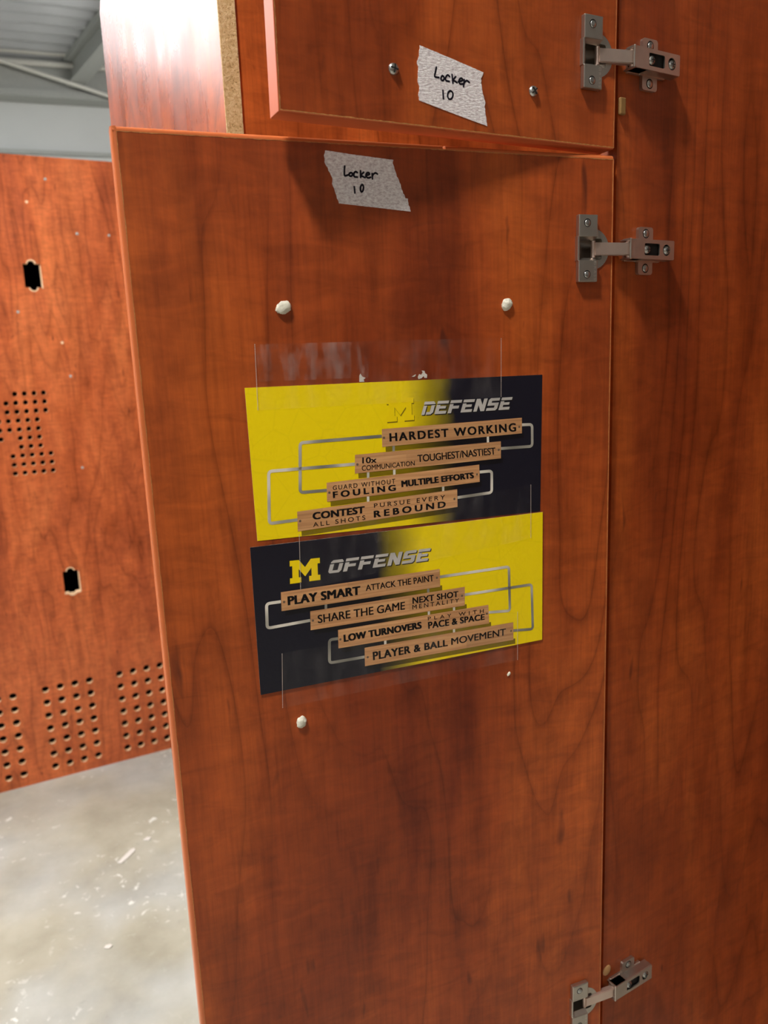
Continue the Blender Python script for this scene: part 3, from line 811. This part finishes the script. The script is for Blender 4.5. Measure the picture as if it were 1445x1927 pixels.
# ------------------------------------------------------------------ hinges
def hinge(DM, cz, pz, label):
    """DM door frame, cz cup height on the door, pz height on the panel above the lens"""
    P0 = DM @ Vector((-28.7 * S, 0, cz * S))
    HM = DM.copy(); HM.translation = P0
    t = tag(empty('cabinet_hinge', HM), label, 'hinge', 'cabinet hinges joining the doors to the locker side')
    o = 28.7                                              # shift: local x = door x + o
    mb = MB()
    mb.bbox(-9.8, 9.7, -5.2, -0.1, 9.7, 28.2, 0.8)
    mb.bbox(-9.8, 9.7, -5.2, -0.1, -28.2, -9.7, 0.8)
    mb.bbox(-10.4, -8.3, -4.4, 3, -10.4, 10.4, 0.5)
    # sloped shoulders of the recess
    mb.add([(-8.4, -4.6, 9.9), (9.4, -4.6, 9.9), (9.4, -0.2, 7.4), (-8.4, -0.2, 7.4)], [(0, 1, 2, 3)])
    mb.add([(-8.4, -4.6, -9.9), (9.4, -4.6, -9.9), (9.4, -0.2, -7.4), (-8.4, -0.2, -7.4)], [(3, 2, 1, 0)])
    pl = mb.build('cup_plate', M_NICKEL, t)
    for z in (21.3, -21.8):
        mb = MB(); mb.disc(-1.2, z, 3.5, -5.26, 0); s_ = mb.build('countersink_shade', M_BLACKHOLE, pl)
        mb = MB(); mb.dome(-1.0, z - 0.2, -5.2, 2.9, 0.9, 0, 16)
        mb.box(-1.9, 0.1, -6.25, -6.0, z - 0.6, z + 0.1); mb.box(-1.4, -0.7, -6.28, -6.02, z - 1.2, z + 0.8)
        mb.build('screw', M_STEEL, pl)
    mb = MB()
    text_in(mb, 'GRASS', [(8.0, -11.0), (8.0, -26.6), (5.7, -26.6), (5.7, -11.0)], -5.32, 0, 0.0, 1.35)
    mb.build('embossed_lettering', M_EMBOSS, pl)
    mb = MB()                                             # round cup flange with a square well
    holed(mb, circle(7.1, 0, 17.4, 36), [rrect(-8.2, 17.0, -9.0, 9.0, 2)], -0.7, -0.02, 0, 0)
    x0, x1, zz, yb = -8.2, 17.0, 9.0, 11.5
    mb.quad((x0, -0.4, zz), (x1, -0.4, zz), (x1, yb, zz), (x0, yb, zz)); mb.quad((x0, -0.4, -zz), (x1, -0.4, -zz), (x1, yb, -zz), (x0, yb, -zz))
    mb.quad((x0, -0.4, -zz), (x0, -0.4, zz), (x0, yb, zz), (x0, yb, -zz)); mb.quad((x1, -0.4, -zz), (x1, -0.4, zz), (x1, yb, zz), (x1, yb, -zz))
    mb.quad((x0, yb, -zz), (x1, yb, -zz), (x1, yb, zz), (x0, yb, zz))
    mb.build('cup', M_NICKEL, t)
    # arm assembly in the panel frame, carried by the same hinge
    PF = RPM.copy(); PF.translation = RPM @ Vector((0, 0, H + pz * S))
    L = HM.inverted() @ PF
    L3 = L.copy(); L3.translation = L.translation / S
    LIFT = Vector((0, 5, 0))         # millimetres
    def put(mb2, name, mat, parent, lift=True):
        mb2.v = [tuple(L3 @ (Vector(p) + (LIFT if lift else Vector()))) for p in mb2.v]
        return mb2.build(name, mat, parent)
    mb = MB()
    holed(mb, rrect(10.5, 67.6, -8.5, 8.5, 1.0), [rrect(28, 48, -5.2, 5.2, 1.6), circle(57.2, 0, 5.0, 20)], -18.2, -16.9, 0, 0)
    mb.bbox(10.5, 67.6, -17.6, -7.6, 7.3, 8.7, 0.3); mb.bbox(10.5, 67.6, -17.6, -7.6, -8.7, -7.3, 0.3)
    mb.bbox(10.5, 27, -17.6, -5.4, 7.3, 8.7, 0.3); mb.bbox(10.5, 27, -17.6, -5.4, -8.7, -7.3, 0.3)
    mb.bbox(66.4, 67.7, -17.6, -9, -8.4, 8.4, 0.3)
    mb.bbox(9.4, 12.2, -18.6, -8.6, 6.9, 9.2, 0.9); mb.bbox(9.4, 12.2, -18.6, -8.6, -9.2, -6.9, 0.9)
    mb.bbox(9.2, 11.2, -18.9, -17.2, -9.0, 9.0, 0.7)
    arm = put(mb, 'arm_body', M_NICKEL, t)
    mb = MB(); mb.box(25, 64, -15.4, -15.0, -7, 7); put(mb, 'recess_shade', M_BLACKHOLE, arm)
    for x in (32.6, 58.4):
        mb = MB(); mb.dome(x, 0, -15.4, 4.3, 3.6, 0, 18)
        s_ = put(mb, 'adjusting_screw', M_STEEL, arm)
        mb = MB(); mb.box(x - 2.2, x + 2.2, -19.0, -18.3, -0.45, 0.45); mb.box(x - 0.45, x + 0.45, -19.0, -18.3, -2.2, 2.2)
        put(mb, 'slot', M_BLACKHOLE, s_)
    mb = MB()
    mb.bbox(13, 60, -3.6, -0.05, -9.8, 9.8, 0.8)
    mb.slab(rrect(31, 50, -21, 21, 2.6), -3.4, -0.05)
    mb.box(27, 31, -4.4, -2.8, -10.2, 10.2)
    base = put(mb, 'mounting_plate', M_NICKEL, t, False)
    for z in (15.3, -15.3):
        mb = MB(); mb.disc(40.5, z, 4.2, -3.46, 0); put(mb, 'countersink_shade', M_BLACKHOLE, base, False)
        mb = MB(); mb.dome(40.7, z, -3.4, 3.3, 1.1, 0, 16); mb.box(39.9, 41.5, -4.65, -4.4, z - 0.4, z + 0.4)
        put(mb, 'screw', M_STEEL, base, False)
    # swinging link between cup and arm
    A = Vector((9.0, 1.0, 0)); B = L3 @ Vector((12.5, -8.2, 0))
    d = (B - A); d.z = 0; d.normalize(); nn = Vector((d.y, -d.x, 0))
    mb = MB()
    q = 3.2
    vs = []
    for e, h_ in ((A, 5.6), (B, 5.3)):
        for sy, sz in ((-1, -1), (1, -1), (1, 1), (-1, 1)):
            vs.append(e + nn * (-sy * q) + Vector((0, 0, sz * h_)))
    bm = bmesh.new()
    bv = [bm.verts.new(k) for k in vs]
    for f in ((0, 1, 2, 3), (7, 6, 5, 4), (0, 4, 5, 1), (1, 5, 6, 2), (2, 6, 7, 3), (3, 7, 4, 0)):
        bm.faces.new([bv[k] for k in f])
    bmesh.ops.recalc_face_normals(bm, faces=bm.faces[:])
    bmesh.ops.bevel(bm, geom=bm.edges[:], offset=0.7, segments=2, affect='EDGES')
    bm.verts.index_update()
    mb.bm(bm)
    mb.cyl((9.0, 1.0, -7.2), (9.0, 1.0, 7.2), 2.0)
    mb.cyl(B + Vector((0, 0, -7.2)), B + Vector((0, 0, 7.2)), 2.4)
    mb.build('link_arm', M_LINK, t)
    return t
hinge(UDM, 71.4, 245.0, 'nickel hinge on the upper door beside the handwritten tape')
hinge(LDM, -75.2, 88.0, 'nickel hinge near the top of the lower door')
hinge(LDM, -850.0, -686.0, 'nickel hinge near the foot of the lower door')

# ------------------------------------------------------------------ masking tape labels with handwriting
def tape_label(M, outline, strokes, label, sd):
    rnd = random.Random(sd)
    cx = sum(p[0] for p in outline) / len(outline); cz = sum(p[1] for p in outline) / len(outline)
    pts = []
    for i in range(len(outline)):
        a, b = Vector(outline[i]), Vector(outline[(i + 1) % len(outline)])
        pts.append(tuple(a))
        steps = int((b - a).length / 1.6)
        torn = abs((b - a).y) > abs((b - a).x)
        for j in range(1, steps):
            k = 0.45 if torn else 0.08
            v = a.lerp(b, j / steps)
            pts.append((v.x + rnd.uniform(-k, k), v.y + rnd.uniform(-k, k)))
    mb = MB(); mb.slab(pts, -0.35, -0.05)
    o = mb.build('masking_tape', M_MASK, None, M, (cx, -0.05, cz))
    tag(o, label, 'tape')
    mb = MB()
    for s in strokes:
        stroke(mb, smooth_line(s), 1.45, -0.45)
    mb.v = [(p[0] - cx, p[1] + 0.05, p[2] - cz) for p in mb.v]
    mb.build('handwriting', M_MARKER, o)
tape_label(UDM, tapeU, handU, 'torn masking tape with handwriting on the upper door between two screws', 3)
tape_label(LDM, tapeL, handL, 'torn masking tape with handwriting at the top of the lower door', 5)

# ------------------------------------------------------------------ posters
def block_m(mb, q, y, mi, grow=0.0):
    P = [(0, 1), (.30, 1), (.5, .66), (.70, 1), (1, 1), (1, .76), (.92, .76), (.92, .24), (1, .24), (1, 0), (.63, 0), (.63, .24), (.71, .24), (.71, .60), (.5, .25), (.29, .60), (.29, .24), (.37, .24), (.37, 0), (0, 0), (0, .24), (.08, .24), (.08, .76), (0, .76)]
    tl, tr, br, bl = [Vector(k) for k in q]
    out = []
    for a, b in P:
        w = bl.lerp(br, a).lerp(tl.lerp(tr, a), b)
        out.append((w.x + grow * 0.5, w.y - grow))
    mb.flat(out, y, mi)

GLYPH = {   # slanted sliced block letters, each a list of polygons in a unit cell
    'D': [[(0, 1), (.82, 1), (1, .84), (1, .78), (0, .78)], [(.02, .70), (.30, .70), (.30, 0), (.02, 0)], [(.70, .70), (1, .70), (1, .16), (.82, 0), (.40, 0), (.40, .2), (.70, .2)]],
    'O': [[(.16, 1), (.86, 1), (1, .84), (1, .78), (.02, .78), (.02, .86)], [(0, .70), (.30, .70), (.30, 0), (.14, 0), (0, .14)], [(.70, .70), (1, .70), (1, .16), (.84, 0), (.30, 0), (.30, .2), (.70, .2)]],
    'E': [[(0, 1), (1, 1), (1, .78), (0, .78)], [(0, .70), (.32, .70), (.32, .60), (.86, .60), (.86, .40), (.32, .40), (.32, .22), (1, .22), (1, 0), (0, 0)]],
    'F': [[(0, 1), (1, 1), (1, .78), (0, .78)], [(0, .70), (.32, .70), (.32, .56), (.88, .56), (.88, .34), (.32, .34), (.32, 0), (0, 0)]],
    'N': [[(0, 1), (.34, 1), (.68, .5), (.68, 1), (1, 1), (1, 0), (.66, 0), (.32, .5), (.32, 0), (0, 0)]],
    'S': [[(.14, 1), (1, 1), (1, .78), (.32, .78), (.32, .62), (1, .62), (1, .14), (.86, 0), (0, 0), (0, .22), (.68, .22), (.68, .40), (0, .40), (0, .86)]],
}
def techno(mb, word, q, y, mi, dx=0.0, dz=0.0):
    tl, tr, br, bl = [Vector(k) for k in q]
    n = len(word)
    for i, ch in enumerate(word):
        for poly in GLYPH[ch]:
            pts = []
            for a, b in poly:
                u = (i + 0.04 + 0.86 * a) / n
                w = bl.lerp(br, u).lerp(tl.lerp(tr, u), b)
                pts.append((w.x + dx, w.y + dz))
            mb.flat(pts, y, mi)

def poly_rod(mb, pts, w, y):
    """flat bar along pts with rounded corners"""
    out = [Vector(pts[0])]
    r = 3.0
    for a, b, c in zip(pts, pts[1:], pts[2:]):
        a, b, c = Vector(a), Vector(b), Vector(c)
        p, q = b + (a - b).normalized() * r, b + (c - b).normalized() * r
        for k in range(6):
            s = k / 5
            out.append((p.lerp(b, s)).lerp(b.lerp(q, s), s))
    out.append(Vector(pts[-1]))
    L_, R_ = [], []
    for i, p in enumerate(out):
        d = (out[min(i + 1, len(out) - 1)] - out[max(i - 1, 0)]).normalized()
        n = Vector((-d.y, d.x)) * w / 2
        L_.append(tuple(p + n)); R_.append(tuple(p - n))
    for i in range(len(out) - 1):
        mb.flat([L_[i], L_[i + 1], R_[i + 1], R_[i]], y)

# (extra stem width in millimetres, letter spacing)
BOLD = {'HARDEST WORKING': (.85, 1.25), '10x': (.45, 1), 'COMMUNICATION': (.12, 1.0), 'TOUGHEST/NASTIEST': (.3, .95), 'GUARD WITHOUT': (.1, 1.3), 'FOULING': (.85, 1.5), 'MULTIPLE EFFORTS': (1.0, 1.05), 'CONTEST': (1.0, 1.05), 'ALL SHOTS': (.1, 1.4), 'PURSUE EVERY': (.1, 1.45), 'REBOUND': (.85, 1.5),
        'PLAY SMART': (1.15, 1.05), 'ATTACK THE PAINT': (.3, 1.0), 'SHARE THE GAME': (.4, 1.0), 'NEXT SHOT': (.6, 1.05), 'MENTALITY': (.1, 1.5), 'LOW TURNOVERS': (1.1, 1.05), 'PLAY WITH': (.1, 1.8), 'PACE & SPACE': (.75, 1.05), 'PLAYER & BALL': (.85, 1.08), 'MOVEMENT': (.4, 1.0)}
def printed_text(mb, s, q, y):
    w, track = BOLD[s]
    h = w * 0.35
    for dx, dz in ((-1, -1), (-1, 1), (0, 0), (1, 1), (1, -1)):
        k = [(q[0][0] + w / 2 + dx * w / 2, q[0][1] - h / 2 + dz * h / 2), (q[1][0] - w / 2 + dx * w / 2, q[1][1] - h / 2 + dz * h / 2),
             (q[2][0] - w / 2 + dx * w / 2, q[2][1] + h / 2 + dz * h / 2), (q[3][0] + w / 2 + dx * w / 2, q[3][1] + h / 2 + dz * h / 2)]
        text_in(mb, s, k, y, 0, 0.0, track)

def poster(corners, stock, shade, planks, texts, rods, links, dots, mq, hq, word, on_yellow, label):
    cx = sum(p[0] for p in corners) / 4; cz = sum(p[1] for p in corners) / 4
    Y = -0.30
    mb = MB(); mb.slab(corners, -0.30, -0.04, 0, 1)
    o = mb.build('poster', [stock, M_CARDEDGE], None, LDM, (cx, 0, cz))
    tag(o, label, 'poster', 'posters taped to the lower door')
    def child(mb2, name, mat, par=o, sub=False):
        mb2.v = [(p[0] - cx, p[1], p[2] - cz) for p in mb2.v]
        return mb2.build(name, mat, par)
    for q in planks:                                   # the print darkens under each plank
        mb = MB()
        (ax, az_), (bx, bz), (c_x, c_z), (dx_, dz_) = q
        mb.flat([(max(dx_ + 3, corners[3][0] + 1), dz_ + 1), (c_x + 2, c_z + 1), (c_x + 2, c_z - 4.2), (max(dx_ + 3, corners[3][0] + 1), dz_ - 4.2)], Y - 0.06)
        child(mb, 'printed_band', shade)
    for q in rods:
        mb = MB(); poly_rod(mb, q, 2.55, Y - 0.14); child(mb, 'printed_bar', M_ROD)
    for a, b in links:
        mb = MB(); mb.flat([(a[0] - 1.1, a[1] + 1), (a[0] + 1.1, a[1] + 1), (b[0] + 1.1, b[1] - 1), (b[0] - 1.1, b[1] - 1)], Y - 0.11); child(mb, 'printed_link', M_ROD)
    for k, q in enumerate(planks):
        mb = MB(); mb.flat(q, Y - 0.20)
        pk = child(mb, 'printed_plank', M_PLANK)
        mb = MB()
        for s, kk, tq in texts:
            if kk == k:
                printed_text(mb, s, tq, Y - 0.28)
        child(mb, 'lettering', M_BLACK, pk)
        for x, z in dots[2 * k:2 * k + 2]:
            mb = MB(); mb.disc(x, z, 1.05, Y - 0.27, 0, 12)
            child(mb, 'screw_print', M_SCREWDOT, pk)
    if on_yellow:
        mb = MB(); block_m(mb, mq, Y - 0.08, 0, 0.9); child(mb, 'emblem_outline', M_MAIZESHADE)
    mb = MB(); block_m(mb, mq, Y - 0.15, 0); child(mb, 'emblem', M_MAIZE)
    mb = MB(); techno(mb, word, hq, Y - 0.08, 0, 0.7, -0.8); child(mb, 'heading_outline', M_BLACK)
    mb = MB(); techno(mb, word, hq, Y - 0.15, 0); child(mb, 'heading', M_SILVER)
    return o
c1 = (-337.1 - 72.3 - 75.2 - 336.0) / 4 * S; c2 = (-342.4 - 72.4 - 73.1 - 342.9) / 4 * S
D_STOCK = poster_stock('defense_card', -0.205 - c1, -0.160 - c1, YEL, NAVY)
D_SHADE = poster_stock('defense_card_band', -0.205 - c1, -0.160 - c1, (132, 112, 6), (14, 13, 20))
O_STOCK = poster_stock('offense_card', -0.235 - c2, -0.192 - c2, NAVY, YEL)
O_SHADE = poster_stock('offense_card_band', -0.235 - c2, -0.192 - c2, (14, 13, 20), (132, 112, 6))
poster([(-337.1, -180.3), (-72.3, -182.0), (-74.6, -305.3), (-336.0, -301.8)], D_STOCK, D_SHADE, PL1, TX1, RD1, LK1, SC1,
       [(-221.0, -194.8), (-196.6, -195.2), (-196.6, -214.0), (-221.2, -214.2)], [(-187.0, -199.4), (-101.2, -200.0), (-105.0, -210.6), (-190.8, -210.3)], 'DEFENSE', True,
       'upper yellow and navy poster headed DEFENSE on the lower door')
# the lower poster's top edge overlaps the upper one: it lies a paper thickness further out
LDM_KEEP = LDM
LDM = LDM @ Matrix.Translation((0, -0.7 * S, 0))
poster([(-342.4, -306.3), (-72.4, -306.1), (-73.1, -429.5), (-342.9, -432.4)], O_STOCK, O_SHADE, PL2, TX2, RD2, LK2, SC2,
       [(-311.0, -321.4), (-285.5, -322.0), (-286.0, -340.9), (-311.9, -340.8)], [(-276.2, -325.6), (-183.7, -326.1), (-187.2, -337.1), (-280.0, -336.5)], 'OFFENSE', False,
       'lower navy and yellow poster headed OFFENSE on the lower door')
LDM = LDM_KEEP

# ------------------------------------------------------------------ clear tape over the posters
def strip_tape(q, y, label, serr=(True, True), hazy=None):
    cx = sum(p[0] for p in q) / 4; cz = sum(p[1] for p in q) / 4
    (x0, z0), (x1, z1), (x2, z2), (x3, z3) = q
    mb = MB()
    mb.flat(q, y)
    o = mb.build('clear_tape', M_CLEAR, None, LDM, (cx, y, cz))
    tag(o, label, 'clear tape', 'clear tape strips holding the posters')
    def rel(mb2):
        mb2.v = [(p[0] - cx, p[1] - y, p[2] - cz) for p in mb2.v]
        return mb2
    for on, a, b in ((serr[0], q[3], q[0]), (serr[1], q[2], q[1])):
        if not on:
            continue
        mb = MB()
        a, b = Vector(a), Vector(b)
        n = int((b - a).length / 1.25)
        for i in range(n):
            p = a.lerp(b, (i + 0.15) / n); r_ = a.lerp(b, (i + 0.8) / n)
            mb.flat([(p.x - 0.3, p.y), (p.x + 0.25, p.y), (r_.x + 0.25, r_.y), (r_.x - 0.3, r_.y)], y - 0.1)
        rel(mb).build('serrated_edge', M_TAPEEDGE, o)
    if hazy:
        for hq in hazy:
            mb = MB(); mb.flat(hq, y - 0.09); rel(mb).build('air_bubble', M_CLEARHAZE, o)
strip_tape([(-326.9, -147.3), (-113.4, -149.0), (-114.1, -199.3), (-328.1, -198.0)], -0.75, 'clear tape strip along the top edge of the DEFENSE poster', (True, True),
           [[(-326, -148), (-232, -148.3), (-236, -177), (-326, -176)], [(-243, -147.9), (-235.5, -147.9), (-238, -172), (-244, -176)]])
strip_tape([(-301.7, -300.1), (-85.2, -279.2), (-85.4, -329.1), (-303.5, -347.3)], -1.65, 'clear tape strip across the seam between the two posters')
strip_tape([(-322.6, -399.0), (-99.8, -397.3), (-100.2, -444.9), (-325.4, -447.3)], -1.65, 'clear tape strip along the bottom edge of the OFFENSE poster')

# ------------------------------------------------------------------ putty blobs, paper scraps
def blob(x, z, rx, rz, ang, label, sd, h=3.2):
    bm = bmesh.new()
    bmesh.ops.create_icosphere(bm, subdivisions=4, radius=1)
    c, s = math.cos(R(ang)), math.sin(R(ang))
    for v in bm.verts:
        n = noise.noise(v.co * 2.1 + Vector((sd, sd, 0))) * 0.16 + noise.noise(v.co * 6.5 + Vector((sd, 0, sd))) * 0.07
        q = v.co * (1 + n)
        y = -max(0, -q.y) ** 0.7 if q.y < 0 else 0.02
        v.co = Vector(((q.x * rx * c - q.z * rz * s), y * h, (q.x * rx * s + q.z * rz * c)))
    mb = MB(); mb.bm(bm, 0, True)
    mb.v = [(p[0] + x, p[1] - 0.05, p[2] + z) for p in mb.v]
    o = mb.build('putty_blob', M_PUTTY, None, LDM, (x, 0, z))
    tag(o, label, 'putty', 'white putty blobs on the lower door')
blob(-302.6, -120.8, 6.3, 4.8, 28, 'white putty blob at the upper left of the posters', 1.3)
blob(-107.4, -121.2, 5.4, 4.7, 40, 'white putty blob at the upper right of the posters', 4.1)
blob(-309.8, -463.7, 4.3, 5.4, -20, 'white putty blob below the OFFENSE poster', 7.7)
blob(-108.8, -457.7, 1.5, 2.2, -40, 'tiny white putty speck below the right end of the OFFENSE poster', 9.2, 1.0)
def scrap(pts, label):
    cx = sum(p[0] for p in pts) / len(pts); cz = sum(p[1] for p in pts) / len(pts)
    mb = MB(); mb.slab(pts, -0.22, -0.04)
    tag(mb.build('paper_scrap', M_WHITEPAPER, None, LDM, (cx, 0, cz)), label, 'paper scrap', 'torn paper scraps above the posters')
scrap([(-243.6, -180.2), (-243.4, -175.4), (-242.4, -173.6), (-240.8, -176.0), (-238.0, -177.2), (-239.8, -178.4), (-239.2, -180.2)], 'pointed white paper scrap above the yellow part of the DEFENSE poster')
scrap([(-192.0, -178.6), (-190.6, -176.2), (-188.8, -177.0), (-187.4, -175.0), (-188.4, -173.4), (-185.8, -173.8), (-185.2, -175.8), (-183.4, -177.0), (-183.8, -179.8), (-186.0, -179.6), (-186.6, -178.0), (-188.8, -179.8), (-191.4, -180.4)], 'ragged white paper scrap above the middle of the DEFENSE poster')
scrap([(-197.6, -178.2), (-194.2, -176.4), (-193.4, -176.6), (-195.0, -178.2)], 'small sliver of white paper left of the ragged scrap')
